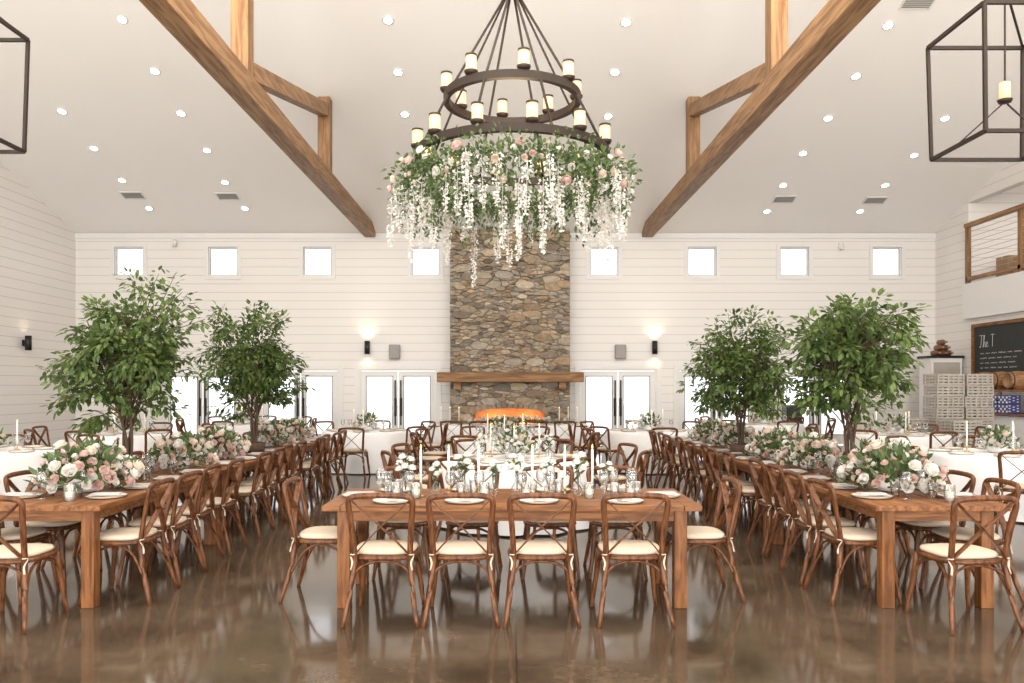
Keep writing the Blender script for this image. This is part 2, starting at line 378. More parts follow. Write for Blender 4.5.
# ------------------------------------------------------------------ fireplace
fx0,fx1=wx(450,21.6),wx(570,21.6); FY=21.6
fp=empty('stone_fireplace',((fx0+fx1)/2,FY,0)); tag(fp,'tall rustic stone fireplace with a wooden mantel and glowing arched firebox','fireplace')
hw=(fx1-fx0)/2; ow=.95; oz0,ozs,ozt=.35,.86,1.04
def in_open(x,z,m=0): 
    if abs(x)>ow+m or z<oz0: return False
    return z < ozs+(ozt-ozs)*math.sqrt(max(0,1-(x/(ow+m))**2))+m
scol=[(.42,.33,.225),(.47,.375,.265),(.34,.29,.23),(.51,.415,.30),(.43,.315,.20),(.38,.335,.28),(.56,.475,.36),(.24,.19,.145),(.47,.34,.22),(.43,.37,.29),(.31,.235,.165)]
topz=5.88; AS=.42
rs=random.Random(5); pts=[]
tries=0
while len(pts)<1300 and tries<120000:
    tries+=1
    x=rs.uniform(-hw-.02,hw+.02); z=rs.uniform(0,topz); rad=rs.choice([.035,.045,.055,.07,.12])
    if all(abs(z-b_)>.14 or (x-a)**2*AS*AS+(z-b_)**2>(.55*(rad+r_))**2 for a,b_,r_ in pts): pts.append((x,z,rad))
def clip(poly,nx,nz,c):
    out=[]
    for i in range(len(poly)):
        p,q=poly[i],poly[(i+1)%len(poly)]; dp=p[0]*nx+p[1]*nz-c; dq=q[0]*nx+q[1]*nz-c
        if dp<=0: out.append(p)
        if (dp<0)!=(dq<0) and dp!=dq:
            t=dp/(dp-dq); out.append((p[0]+(q[0]-p[0])*t,p[1]+(q[1]-p[1])*t))
    return out
mb=MB()
for i,(x,z,r_) in enumerate(pts):
    poly=[(-hw,0),(hw,0),(hw,topz),(-hw,topz)]
    for j,(a,b_,r2_) in enumerate(pts):
        if j==i or abs(a-x)>1.0 or abs(b_-z)>.42: continue
        dx=(a-x)*AS*AS; dz=(b_-z); c=((a*a-x*x)*AS*AS+(b_*b_-z*z)+(r_*r_-r2_*r2_)*.9)/2
        poly=clip(poly,dx,dz,c)
        if len(poly)<3: break
    if len(poly)<3: continue
    cx=sum(p[0] for p in poly)/len(poly); cz=sum(p[1] for p in poly)/len(poly)
    if in_open(cx,cz,.12): continue
    if any(in_open(p[0],p[1],-.02) for p in poly): 
        poly=[(p[0],p[1]) if not in_open(p[0],p[1],.03) else (p[0]+(cx-p[0])*.6,p[1]+(cz-p[1])*.6) for p in poly]
    n=len(poly); g=.004; yf=-rs.uniform(.0,.10); tx=rs.uniform(-.15,.15); tz=rs.uniform(-.3,.15); ch=.012
    def sh(p,gg):
        v=Vector((cx-p[0],cz-p[1])); L=max(v.length,.001); v=v*(min(gg,L*.5)/L); return (p[0]+v.x,p[1]+v.y)
    o1=[sh(p,g*1.2) for p in poly]; o2=[sh(p,g*1.2+ch*rs.uniform(.2,1.4)) for p in poly]
    dd=lambda p: yf+(p[0]-cx)*tx+(p[1]-cz)*tz
    ctr=(cx+rs.uniform(-.02,.02),yf-rs.uniform(0,.02),cz+rs.uniform(-.01,.01))
    vs=[(a,min(dd((a,b_))+ch,.03),b_) for a,b_ in o1]+[(a,dd((a,b_)),b_) for a,b_ in o2]+[(a,.3,b_) for a,b_ in o1]+[ctr]
    k=rs.uniform(.65,1.1); c=tuple(q*k for q in rs.choice(scol))
    mb.add(vs,[(n+q,n+(q+1)%n,3*n) for q in range(n)]+[(q,(q+1)%n,(q+1)%n+n,q+n) for q in range(n)]+[(q+2*n,(q+1)%n+2*n,(q+1)%n,q) for q in range(n)],c)
for k in range(21):
    th=PI*(k+.5)/21; a=Vector((math.cos(th)*(ow+.02),0,ozs+(ozt-ozs)*math.sin(th))); n=Vector((math.cos(th)*.5,0,1)).normalized(); t=Vector((n.z,0,-n.x))
    w=.053*rs.uniform(.85,1.1); L=.18*rs.uniform(.8,1.15); yf=-.06+rs.uniform(-.02,.02)
    q=[a-t*w,a+t*w,a+t*w*1.1+n*L,a-t*w*1.1+n*L]
    vs=[(p.x,yf,p.z) for p in q]+[(p.x,.3,p.z) for p in q]
    c=tuple(v*.75 for v in rs.choice(scol)); mb.add(vs,[(0,1,2,3),(0,4,5,1),(1,5,6,2),(2,6,7,3),(3,7,4,0)],c)
mb.build('stonework',M_stone,fp,col=True)
core=MB(); mc=(.20,.16,.12)
core.box(-hw+.03,-ow-.01,.03,.58,0,topz-.02,mc).box(ow+.01,hw-.03,.03,.58,0,topz-.02,mc).box(-ow-.01,ow+.01,.03,.58,ozt+.02,topz-.02,mc).box(-ow-.01,ow+.01,.0,.58,0,oz0,mc)
for k in range(12):
    x0=-ow+k*2*ow/12; x1=x0+2*ow/12; xm=min(abs(x0),abs(x1)); core.box(x0,x1,.05,.3,ozs+(ozt-ozs)*math.sqrt(max(0,1-(xm/ow)**2)),ozt+.03,mc)
core.build('mortar_core',M_stone,fp,col=True)
MB().box(-ow,ow,.53,.56,oz0,ozt).box(-ow-.005,-ow+.03,.3,.55,oz0,ozt).box(ow-.03,ow+.005,.3,.55,oz0,ozt).box(-ow,ow,.05,.56,oz0-.01,oz0+.015).build('firebox',M_brick,fp)
MB().box(-1.94,1.96,-.42,.0,1.74,2.0).build('mantel',M_mantel,fp,bevel=.02)
for s in (-1.4,1.4): MB().box(s-.1,s+.1,-.3,.0,1.54,1.74).build('corbel',M_mantel,fp,bevel=.01)
MB().box(-hw-.05,hw+.05,-.5,-.14,0,.33).build('hearth',M_patio,fp,bevel=.02)
mb=MB()
for k in range(5): mb.tube([(-.5+k*.1,.25+.04*(k%2),.42+.05*(k%2)),(.1+k*.12,.33,.44+.06*((k+1)%2))],.045,8)
mb.build('log',M_bark,fp)
mb=MB()
for k in range(15):
    x=-.7+k*.1; h=random.uniform(.2,.42); mb.lathe([(.01,0),(.035,h*.2),(.03,h*.45),(.014,h*.8),(.002,h)],8,(x,.36+random.uniform(-.04,.04),.42))
mb.build('fire',M_fire,fp,True)

# ------------------------------------------------------------------ chair prototype
ch=empty('cross_back_chair')
for s in (-1,1):
    MB().tube(spline([(s*.25,-.30,0),(s*.212,-.235,.22),(s*.188,-.2,.44)],4),[.015]*2+[.018]*3+[.020]*4,8).build('leg',M_chair,ch,True)
    MB().tube(spline([(s*.235,.225,0),(s*.208,.195,.22),(s*.19,.17,.44)],4),[.014]*2+[.017]*3+[.020]*4,8).build('leg',M_chair,ch,True)
half=[(.188,-.198,.42),(.193,-.213,.54),(.203,-.243,.68),(.214,-.266,.79),(.216,-.274,.836),(.202,-.281,.864),(.165,-.286,.876),(.08,-.291,.883)]
MB().tube(spline([(-a,b_,c_) for a,b_,c_ in half]+half[::-1],4),.021,8,r2=.017,ref=(0,1,0)).build('back_frame',M_chair,ch,True)
for s in (-1,1):
    o=s*.004
    MB().tube(spline([(-s*.187,-.203+o,.465),(-s*.13,-.230+o,.535),(0,-.256+o,.668),(s*.13,-.272+o,.785),(s*.197,-.277+o,.852)],4),.005,8,r2=.025,ref=(0,1,0)).build('back_slat',M_chair,ch,True)
MB().lathe([(.2,.43),(.222,.432),(.23,.445),(.222,.462),(.2,.464)],28,(0,-.005,0),se=3.2,sy=.97).build('seat',M_chair,ch,True)
cu=MB().lathe([(.17,.464),(.207,.467),(.215,.48),(.205,.495),(.15,.503),(.05,.505)],28,(0,0,0),se=3.2,sy=.95).build('cushion',M_cush,ch,True)
for s in (-1,1):
    MB().tube(spline([(s*.16,-.18,.475),(s*.195,-.225,.472),(s*.215,-.205,.468),(s*.20,-.225,.42),(s*.21,-.235,.37)],3),.008,6,r2=.004).build('tie',M_cush,cu,True)
MB().tube(spline([(-.228,.215,.13),(-.19,.19,.33),(-.10,.175,.405),(0,.172,.42),(.10,.175,.405),(.19,.19,.33),(.228,.215,.13)],3),.010,6).build('brace',M_chair,ch,True)
MB().tube(spline([(-.228,-.255,.16),(-.19,-.21,.34),(-.10,-.19,.405),(0,-.188,.42),(.10,-.19,.405),(.19,-.21,.34),(.228,-.255,.16)],3),.010,6).build('brace',M_chair,ch,True)
for s in (-1,1):
    MB().tube(spline([(s*.225,.21,.15),(s*.2,.15,.35),(s*.19,.03,.42),(s*.185,-.05,.42),(s*.19,-.15,.35),(s*.222,-.25,.17)],3),.010,6).build('brace',M_chair,ch,True)
CH=Proto(ch)
def chair(x,y,rz,label,group,j=.05): CH.put((x,y,0),rz+random.uniform(-j,j),label,'chair',group)
# ------------------------------------------------------------------ farm tables
def farm_table(x0,x1,y0,y1,label,along='y',group=None):
    cx,cy=(x0+x1)/2,(y0+y1)/2; e=empty('farm_table',(cx,cy,0)); tag(e,label,'table',group); a,b_=(x1-x0)/2,(y1-y0)/2
    mb=MB()
    if along=='y':
        n=5; w=2*a/n
        for k in range(n): mb.box(-a+k*w+.002,-a+(k+1)*w-.002,-b_+.13,b_-.13,.72,.76)
        mb.box(-a,a,-b_,-b_+.127,.72,.76).box(-a,a,b_-.127,b_,.72,.76)
    else:
        n=5; w=2*b_/n
        for k in range(n): mb.box(-a+.13,a-.13,-b_+k*w+.002,-b_+(k+1)*w-.002,.72,.76)
        mb.box(-a,-a+.127,-b_,b_,.72,.76).box(a-.127,a,-b_,b_,.72,.76)
    mb.build('tabletop',M_table if along=='y' else M_tablex,e,bevel=.004)
    MB().box(-a+.1,a-.1,-b_+.1,-b_+.125,.635,.72).box(-a+.1,a-.1,b_-.125,b_-.1,.635,.72).box(-a+.1,-a+.125,-b_+.125,b_-.125,.635,.72).box(a-.125,a-.1,-b_+.125,b_-.125,.635,.72).build('apron',M_tablex,e)
    for sx in (-1,1):
        for sy in (-1,1):
            X=sx*(a-.135); Y=sy*(b_-.135); MB().box(X-.047,X+.047,Y-.047,Y+.047,0,.7198).build('leg',M_leg,e,bevel=.006)
T1=(-1.33,1.39,5.72,6.70)
farm_table(*T1,'wooden farm table in the front centre with four chairs along each side','x')
LT=(-3.92,-2.92); RT=(2.63,3.62); TL=2.62
for s,(x0,x1) in (('left',LT),('right',RT)):
    for k in range(3):
        y0=5.72+k*(TL+.01)
        farm_table(x0,x1,y0,y0+TL,'%s wooden farm table from the front in the long %s row'%(ORD[k],s),'y','farm tables in long rows')
# ------------------------------------------------------------------ small table things
pl=empty('plate'); MB().lathe([(.09,0),(.135,.006),(.148,.016),(.150,.019),(.135,.012),(.088,.006),(.0,.006)],28).build('dish',M_china,pl,True)
MB().lathe([(.147,.0185),(.151,.0215),(.152,.0175),(.147,.0185)],28).build('rim',M_gold,pl,True)
PL=Proto(pl)
nk=empty('folded_napkin'); MB().box(-.04,.04,-.11,.11,0,.008).box(-.038,.038,-.108,.1,.0085,.015).build('cloth',M_napkin,nk,bevel=.003)
NK=Proto(nk)
wg=empty('wine_glass'); MB().lathe([(.034,0),(.032,.003),(.006,.006),(.004,.01),(.004,.085),(.012,.095),(.033,.115),(.04,.145),(.036,.185),(.031,.205),(.0305,.205),(.035,.18),(.038,.145),(.03,.117),(.0,.1)],16).build('bowl',M_glass,wg,True)
WG=Proto(wg)
tg=empty('water_tumbler'); MB().lathe([(.03,0),(.036,.12),(.035,.12),(.0295,.008),(0,.008)],16).build('bowl',M_glass,tg,True); TG=Proto(tg)
tc_=empty('taper_candle')
MB().lathe([(.035,0),(.036,.006),(.01,.012),(.008,.05),(.016,.06),(.013,.075),(.0,.075)],14).build('holder',M_gold,tc_,True)
MB().lathe([(.0105,.06),(.0085,.36),(.003,.368),(0,.368)],10).build('candle',M_wax,tc_,True)
MB().lathe([(.001,.368),(.006,.378),(.004,.392),(.0,.405)],8).build('flame',M_flame,tc_,True)
TC=Proto(tc_)
vo=empty('candle_jar'); MB().lathe([(.038,0),(.04,.004),(.04,.12),(.038,.12),(.037,.006),(0,.006)],16).build('glass',M_glass,vo,True)
MB().lathe([(.032,.007),(.032,.07),(0,.072)],14).build('candle',M_wax,vo,True); MB().lathe([(.001,.074),(.005,.082),(0,.1)],8).build('flame',M_flame,vo,True)
VO=Proto(vo)
def blossom_mesh(mat,name):
    mb=MB()
    for ring,(n,r,h,tilt) in enumerate(((7,.052,.030,.95),(6,.040,.040,.7),(5,.028,.045,.45),(4,.015,.046,.25))):
        for k in range(n):
            a0=2*PI*(k+ring*.4)/n; w=PI/n*1.35; vs=[]
            for v in (0,.45,.8,1):
                for u in (-1,0,1):
                    rr=r*(math.sin(v*PI/2)**.8)*(1-.10*abs(u)*v)+.002; ww=w*(1-.35*(v>.9))
                    vs.append((rr*math.cos(a0+u*ww),rr*math.sin(a0+u*ww),h*v**1.6+(0.004*math.cos(k*5))+(-.010*v if ring==0 else 0)))
            fs=[]
            for i in range(3):
                for j in range(2): q=i*3+j; fs.append((q,q+1,q+4,q+3))
            mb.add(vs,fs)
    o=mb.build(name,mat,None,True); me=o.data; bpy.data.objects.remove(o); return me
BM=[blossom_mesh(M_bw,'blossom'),blossom_mesh(M_bp,'blossom'),blossom_mesh(M_bc,'blossom')]
def add_blossom(parent,p,nrm,s,kind):
    o=bpy.data.objects.new('blossom',BM[kind]); C.objects.link(o); o.parent=parent; o.location=p
    o.rotation_euler=Vector(nrm).to_track_quat('Z','Y').to_euler(); o.scale=(s,s,s*1.1)
def rv(): return Vector((random.uniform(-1,1),random.uniform(-1,1),random.uniform(-1,1)))
def arrangement(rx,ry,h,nb,nl,pal,bs=1.0,base=True,leafL=.09):
    e=empty('flower_arrangement'); mb=MB()
    for q in range(nl):
        th=random.uniform(0,2*PI); ph=random.uniform(0,1)**.7*PI/2
        v=Vector((math.cos(th)*math.sin(ph),math.sin(th)*math.sin(ph),math.cos(ph))); k=random.uniform(.5,1.2)
        p=Vector((v.x*rx*k,v.y*ry*k,.04+v.z*h*k)); d=v+rv()*.8+Vector((0,0,.35))
        if p.z<.11: d.z=max(d.z,.15)
        mb.leaf6(p,d,Vector((random.uniform(-.4,.4),random.uniform(-.4,.4),1)) if p.z<.11 else rv(),leafL*random.uniform(.7,1.3),leafL*.42)
    mb.build('foliage',M_leaf2,e)
    if base: MB().lathe([(.06,0),(.09,.01),(.1,.07),(.08,.08),(0,.08)],18).build('bowl',M_china,e,True)
    for q in range(nb):
        th=q*2.39996+random.uniform(-.3,.3); ph=math.acos(1-.97*(q+.5)/nb)
        v=Vector((math.cos(th)*math.sin(ph),math.sin(th)*math.sin(ph),math.cos(ph))); k=random.uniform(.78,1.3)
        add_blossom(e,Vector((v.x*rx*k,v.y*ry*min(k,1.2),max(.075,.05+v.z*h*k))),v+Vector((0,0,.15)),bs*random.choice([.45,.6,.75,.9,1.1,1.3]),random.choice(pal))
    return e
A1=Proto(arrangement(.28,.40,.27,98,380,[0,1,1,2,1,0],.82))
A2=Proto(arrangement(.26,.43,.25,98,360,[0,2,1,1,2,0],.82))
A3=Proto(arrangement(.17,.17,.17,24,120,[0,0,0,2],.66,leafL=.07))
bv=empty('bud_vase'); MB().lathe([(.022,0),(.032,.02),(.03,.05),(.012,.075),(.012,.11),(.015,.115),(.011,.113),(0,.1)],14).build('vase',M_glass,bv,True)
MB().tube([(0,0,.03),(.01,0,.14),(.02,.01,.19)],.003,5).tube([(0,0,.03),(-.02,.01,.16)],.003,5).build('stem',M_leaf2,bv)
mb=MB()
for q in range(20): mb.leaf(Vector((random.uniform(-.025,.025),random.uniform(-.025,.025),random.uniform(.11,.18))),rv()+Vector((0,0,.4)),rv(),.045,.018)
mb.build('foliage',M_leaf2,bv)
for p in ((.025,.01,.19),(-.03,.01,.17),(.0,-.03,.155),(.035,-.02,.145),(-.015,-.015,.205),(-.03,-.02,.14)): add_blossom(bv,p,(p[0]*8,p[1]*8,1),.48,0)
BV=Proto(bv)
TZ=.7605
def setting(x,y,rz,where,grp,glass=True):
    dx,dy=math.cos(rz),math.sin(rz)
    lx,ly=-math.sin(rz),math.cos(rz)
    PL.put((x,y,TZ),rz,'white gold-rimmed plate '+where,'plate','plates '+grp)
    NK.put((x,y,TZ+.0215),rz+.1,'folded grey napkin on the plate '+where,'napkin','napkins '+grp)
    if glass:
        WG.put((x+lx*.22+dx*.1,y+ly*.22+dy*.1,TZ),0,'stemmed wine glass beside the plate '+where,'glass','wine glasses '+grp)
        TG.put((x+lx*.2-dx*.04,y+ly*.2-dy*.04,TZ),0,'clear tumbler beside the plate '+where,'glass','tumblers '+grp)

cxs=[(380-508)/150,(460-508)/150,(542-508)/150,(636-508)/150]
for i,x in enumerate(cxs):
    chair(x,5.65,0,'%s cross-back chair from the left, near side of front centre table'%ORD[i],'chairs at the front centre table',.02)
    setting(x,5.91,0,'at %s near seat from left, front centre table'%ORD[i],'on the front centre table')
    WG.put((x-.12,6.12,TZ),0,'extra wine glass left of the plate at %s near seat, front centre table'%ORD[i],'glass','extra wine glasses on the front centre table')
for i,x in enumerate((-.90,-.31,.36,.93)):
    chair(x,6.92,PI,'%s cross-back chair from the left, far side of front centre table'%ORD[i],'chairs at the front centre table')
    setting(x,6.52,PI,'at %s far seat from left, front centre table'%ORD[i],'on the front centre table')
chair(-1.40,6.22,-PI/2,'cross-back chair at the left end of the front centre table','chairs at the front centre table')
chair(1.46,6.22,PI/2,'cross-back chair at the right end of the front centre table','chairs at the front centre table')
setting(-1.14,6.21,-PI/2,'at left end of front centre table','on the front centre table'); setting(1.19,6.21,PI/2,'at right end of front centre table','on the front centre table')
for i,(x,y) in enumerate(((-.68,6.24),(-.46,6.20),(-.23,6.26),(.19,6.26),(.44,6.20),(.66,6.26))):
    TC.put((x,y,TZ),0,'%s lit white taper candle from left on front centre table'%ORD[i],'candle','tapers on the front centre table')
for i,(x,y,s) in enumerate(((-.80,6.25,1.1),(-.57,6.27,.9),(-.35,6.25,1.15),(-.11,6.25,.95),(.07,6.25,1.1),(.32,6.25,1.0),(.55,6.25,1.15),(.77,6.25,.9))):
    BV.put((x,y,TZ),i*1.3,'%s bud vase of white flowers from left on front centre table'%ORD[i],'vase','bud vases on the front centre table',s*1.3)
for i,(x,y) in enumerate(((-.86,6.12),(-.70,6.10),(-.18,6.1),(.14,6.1),(.62,6.10),(.94,6.14))):
    VO.put((x,y,TZ),0,'%s glass jar candle from left on front centre table'%ORD[i],'candle','jar candles on the front centre table')

for s,(x0,x1),inner,sg in (('left',LT,LT[1],-1),('right',RT,RT[0],1)):
    cx=(x0+x1)/2; outer=x0 if s=='left' else x1; n=0
    for k in range(3):
        for off in (.44,1.02,1.60,2.18):
            y=5.72+k*(TL+.01)+off
            chair(inner+sg*(.06+random.uniform(-.04,.05)),y,PI/2 if sg<0 else -PI/2,'%s cross-back chair from front, aisle side of long %s row'%(ORD[n],s),'chairs along the long %s row'%s)
            chair(outer-sg*.10,y,-PI/2 if sg<0 else PI/2,'%s cross-back chair from front, wall side of long %s row'%(ORD[n],s),'chairs along the long %s row'%s)
            setting(inner+sg*.17,y,PI/2 if sg<0 else -PI/2,'at %s aisle-side seat, long %s row'%(ORD[n],s),'on the long %s row'%s)
            setting(outer-sg*.17,y,-PI/2 if sg<0 else PI/2,'at %s wall-side seat, long %s row'%(ORD[n],s),'on the long %s row'%s)
            n+=1
    chair(cx+(.02 if sg<0 else -.02),5.52,-.05 if sg<0 else .1,'cross-back chair at the near end of the long %s row'%s,'chairs along the long %s row'%s)
    ys=[6.52,8.36,9.42,11.45,12.7] if s=='left' else [6.55,8.3,9.26,11.05,12.25]
    for i,y in enumerate(ys):
        (A1 if i%2==0 else A2).put((cx,y,TZ),random.uniform(-.05,.05),'%s blush and white flower arrangement from front, long %s row'%(ORD[i],s),'flower arrangement','arrangements on the long %s row'%s,[1.05,.95,.95,.95,.9][i])
    for i,y in enumerate((5.95,7.12,8.89,10.0 if s=='left' else 9.76,12.07 if s=='left' else 11.65)):
        VO.put((cx+.16*(-1)**i,y,TZ),0,'%s glass jar candle from front on the long %s row'%(ORD[i],s),'candle','jar candles on the long %s row'%s)
# trees
def tree(x,y,rx,ry,zc,hz,label,seed,nleaf=5900):
    random.seed(seed); e=empty('indoor_tree',(x,y,TZ)); tag(e,label,'tree','leafy trees standing on the long rows')
    tr=MB(); fo=MB(); c=Vector((0,0,zc-TZ))
    stems=[]
    for k in range(4):
        a=2*PI*k/4+.5; st=spline([(.03*math.cos(a),.03*math.sin(a),0.02),(.035*math.cos(a+1.2),.035*math.sin(a+1.2),.35),(.13*math.cos(a),.13*math.sin(a),.8),(.25*math.cos(a),.25*math.sin(a),1.3)],5)
        stems.append(st); m=len(st); tr.tube(st,[.019*(1-.6*i/m) for i in range(m)],7)
    MB().lathe([(.11,0),(.13,.01),(.14,.13),(.125,.13),(.12,.11),(0,.11)],20).build('pot',M_bark,e,True)
    nb=100; lob=[(random.uniform(0,2*PI),random.uniform(-.9,1),random.choice([-.6,-.5,-.35,.12,.2])) for _ in range(14)]
    for k in range(nb):
        st=random.choice(stems); b0=st[random.randint(len(st)//2-2,len(st)-1)]
        th=k*2.39996+random.uniform(-.25,.25); cz=1-1.88*(k+.5)/nb+random.uniform(-.08,.08); cz=max(-.95,min(1,cz)); sr=math.sqrt(max(0,1-cz*cz)); q=random.choice([.55,.75,.88,.97,1.03,1.1,1.15])
        for lt,lz,la in lob:
            dd_=(math.cos(th-lt)+1)/2*max(0,1-abs(cz-lz)*1.6); q*=1+la*dd_**3
        q=max(.4,min(q,1.14)); sr=sr**.85
        tip=c+Vector((rx*sr*math.cos(th)*q,ry*sr*math.sin(th)*q,hz*cz*q))
        mid=(b0+tip)/2+Vector((0,0,.08))+rv()*.04; pts=spline([b0,mid,tip],5)
        tr.tube(pts,[.007-.005*i/len(pts) for i in range(len(pts))],5)
        for j in range(int(nleaf/nb*random.uniform(.5,1.4))):
            t=random.uniform(.45,1.0)**.8*(len(pts)-1); i0=min(int(t),len(pts)-2); p=pts[i0].lerp(pts[i0+1],t-i0)
            dr=(pts[i0+1]-pts[i0]).normalized(); side=rv(); 
            p=p+Vector((side.x*.085,side.y*.085,side.z*.055))
            fo.leaf6(p,dr*.5+side*.8+Vector((0,0,-.35)),Vector((0,0,1))+rv()*.5,random.uniform(.05,.09),random.uniform(.029,.045))
    tr.build('trunk',M_bark,e,True); fo.build('foliage',M_leaf,e)
tree(-3.54,7.45,.76,.62,1.91,.72,'leafy green tree nearest the front on the long left row',11)
tree(-3.30,10.4,.70,.6,1.90,.73,'smaller looking leafy green tree further back on the long left row',12)
tree(3.16,7.40,.62,.56,1.92,.70,'leafy green tree nearest the front on the long right row',15)
tree(2.94,10.1,.68,.6,1.80,.72,'leafy green tree further back on the long right row',14)
random.seed(21)

# ------------------------------------------------------------------ round tables
DIR=['near side','near right side','right side','far right side','far side','far left side','left side','near left side']
def cloth_mb(r,top=.765,hem=.02,se=2,sx=1,sy=1,folds=11):
    mb=MB(); n=96; prof=[(r*.2,top),(r*.9,top),(r*.985,top-.002),(r,top-.012),(r+.012,top-.06),(r+.03,top-.25),(r+.055,top-.5),(r+.075,hem)]
    vs=[]
    for i,(rr,z) in enumerate(prof):
        amp=0 if i<4 else (z-top)/(hem-top)*.035
        for k in range(n):
            th=2*PI*k/n; ct,st=math.cos(th),math.sin(th)
            q=rr+amp*math.sin(th*folds+.6*math.sin(3*th))
            vs.append((q*math.copysign(abs(ct)**(2/se),ct)*sx if sx==1 else math.copysign(abs(ct)**(2/se),ct)*(q+sx-1), q*math.copysign(abs(st)**(2/se),st)*sy, z))
    fs=[tuple(range(n-1,-1,-1))[::-1]]
    for i in range(len(prof)-1):
        for k in range(n): k2=(k+1)%n; fs.append((i*n+k,(i+1)*n+k,(i+1)*n+k2,i*n+k2))
    mb.add(vs,fs); return mb
rt=empty('round_table'); MB().lathe([(.82,.735),(.84,.74),(.84,.758),(0,.758)],40).build('tabletop',M_table,rt); MB().lathe([(.3,0),(.3,.03),(.05,.06),(.05,.7),(.2,.735)],20).build('pedestal',M_black,rt,True)
RT_=Proto(rt); rc=empty('tablecloth'); cloth_mb(.86).build('drape',M_cloth,rc,True); RC=Proto(rc)
TZ2=.7665
def round_table(x,y,desc,n=8,r0=0,settings=True,dist=1.27):
    RT_.put((x,y,0),0,'round banquet table %s'%desc,'table','round tables'); RC.put((x,y,0),random.uniform(0,3),'white cloth over the round table %s'%desc,'tablecloth','white round tablecloths')
    for k in range(n):
        th=-PI/2+2*PI*k/n+r0; cx=x+dist*math.cos(th); cy=y+dist*math.sin(th)
        chair(cx,cy,th+PI/2,'cross-back chair, %s of round table %s'%(DIR[k],desc),'chairs around the round tables')
        if settings:
            PL.put((x+.66*math.cos(th),y+.66*math.sin(th),TZ2),0,'white plate, %s of round table %s'%(DIR[k],desc),'plate','plates on round tables')
            WG.put((x+.46*math.cos(th+.2),y+.46*math.sin(th+.2),TZ2),0,'wine glass, %s of round table %s'%(DIR[k],desc),'glass','glasses on round tables')
    A3.put((x,y,TZ2),random.uniform(0,3),'white flower centrepiece on round table %s'%desc,'flower arrangement','round table centrepieces',1.25)
    for k in range(3):
        th=2*PI*k/3+.5; TC.put((x+.34*math.cos(th),y+.34*math.sin(th),TZ2),0,'%s taper candle on round table %s'%(['far right','left','near right'][k],desc),'candle','tapers on round tables')
round_table(.08,9.5,'behind the front centre table',r0=PI/8)
for i,(dx,dy) in enumerate(((-.38,-.12),(.0,-.4),(.40,-.10))):
    BV.put((.08+dx,9.5+dy,TZ2),i,'%s bud vase on the round table behind the front centre table'%['left','middle','right'][i],'vase','bud vases on the centre round table',1.3)
round_table(-2.75,15.6,'in the aisle left of the fireplace')
round_table(2.75,15.6,'in the aisle right of the fireplace')
round_table(-.05,13.2,'directly before the head table',r0=PI/8)
round_table(-6.9,10.6,'by the front left wall',r0=PI/8)
round_table(-7.0,14.6,'behind the front left round table')
round_table(-6.0,18.4,'near the back left doors')
round_table(6.3,10.3,'at the front right of the hall',r0=PI/8)
round_table(7.0,14.4,'right side before the crates',r0=0)
round_table(5.9,18.4,'near the back right doors')
# head table
ht=empty('head_table',(0,18.0,0)); tag(ht,'long rectangular head table in front of the fireplace','table')
MB().box(-1.75,1.75,-.4,.4,.73,.758).build('tabletop',M_table,ht)
for sx in (-1,1):
    for sy in (-1,1): MB().tube([(sx*1.6,sy*.32,0),(sx*1.6,sy*.32,.73)],.025,8).build('leg',M_black,ht)
hc=cloth_mb(.44,se=5,sx=2.36,folds=30).build('tablecloth',M_cloth,None,True,loc=(0,18.0,0)); tag(hc,'white floor-length cloth over the long head table','tablecloth')
g=empty('table_garland',(0.1,17.9,TZ2)); tag(g,'green garland with white roses lying along the head table','garland')
mb=MB()
for q in range(900):
    x=random.gauss(0,.6); p=Vector((x,random.uniform(-.13,.13),random.uniform(.03,.14)*max(.3,1-abs(x)/1.6))); d=rv(); d.z=abs(d.z)*.6+.1; mb.leaf(p,d,Vector((0,0,1))+rv()*.4,.08,.04)
mb.build('foliage',M_leaf2,g)
for q in range(34): add_blossom(g,Vector((random.gauss(0,.6),random.uniform(-.15,.05),random.uniform(.07,.16))),(random.uniform(-.3,.3),-.6,.8),random.uniform(.8,1.2),random.choice([0,0,2]))
for i,x in enumerate((-1.5,-1.3,-1.1,1.15,1.35,1.55)):
    TC.put((x,17.95,TZ2),0,'%s taper candle from left on the head table'%ORD[i],'candle','tapers on the head table')
for i,x in enumerate((-1.2,-.6,.0,.6,1.2)):
    chair(x,17.15,0,'%s cross-back chair from left in front of the head table'%ORD[i],'chairs at the head table')

# ------------------------------------------------------------------ chandelier
CXX=.05; cz1,cz2,apex=5.02,4.33,6.30; r1,r2=.78,1.12
cd=empty('chandelier',(CXX,YR,0)); tag(cd,'large two-tier bronze ring chandelier above the hall','chandelier')
def ringbuild(r,z,nm):
    m=MB(); n=64; w=.035; h=.045; vs=[]
    for k in range(n):
        th=2*PI*k/n
        for (a,b_) in ((-w,-h),(w,-h),(w,h),(-w,h)): vs.append(((r+a)*math.cos(th),(r+a)*math.sin(th),z+b_))
    fs=[]
    for k in range(n):
        k2=(k+1)%n
        for j in range(4): j2=(j+1)%4; fs.append((k*4+j,k*4+j2,k2*4+j2,k2*4+j))
    m.add(vs,fs).build(nm,M_bronze,cd)
ringbuild(r1,cz1,'upper_ring'); ringbuild(r2,cz2,'lower_ring')
for k in range(8):
    th=2*PI*(k+.5)/8; c_,s_=math.cos(th),math.sin(th)
    MB().tube([(.05*c_,.05*s_,apex),(r1*c_,r1*s_,cz1),(r2*c_,r2*s_,cz2)],.015,6).build('rod',M_bronze,cd,True)
mb=MB().lathe([(.03,apex+.18),(.05,apex+.12),(.08,apex+.02),(.085,apex-.03),(.04,apex-.06),(0,apex-.08)],16); mb.build('hub',M_bronze,cd,True)
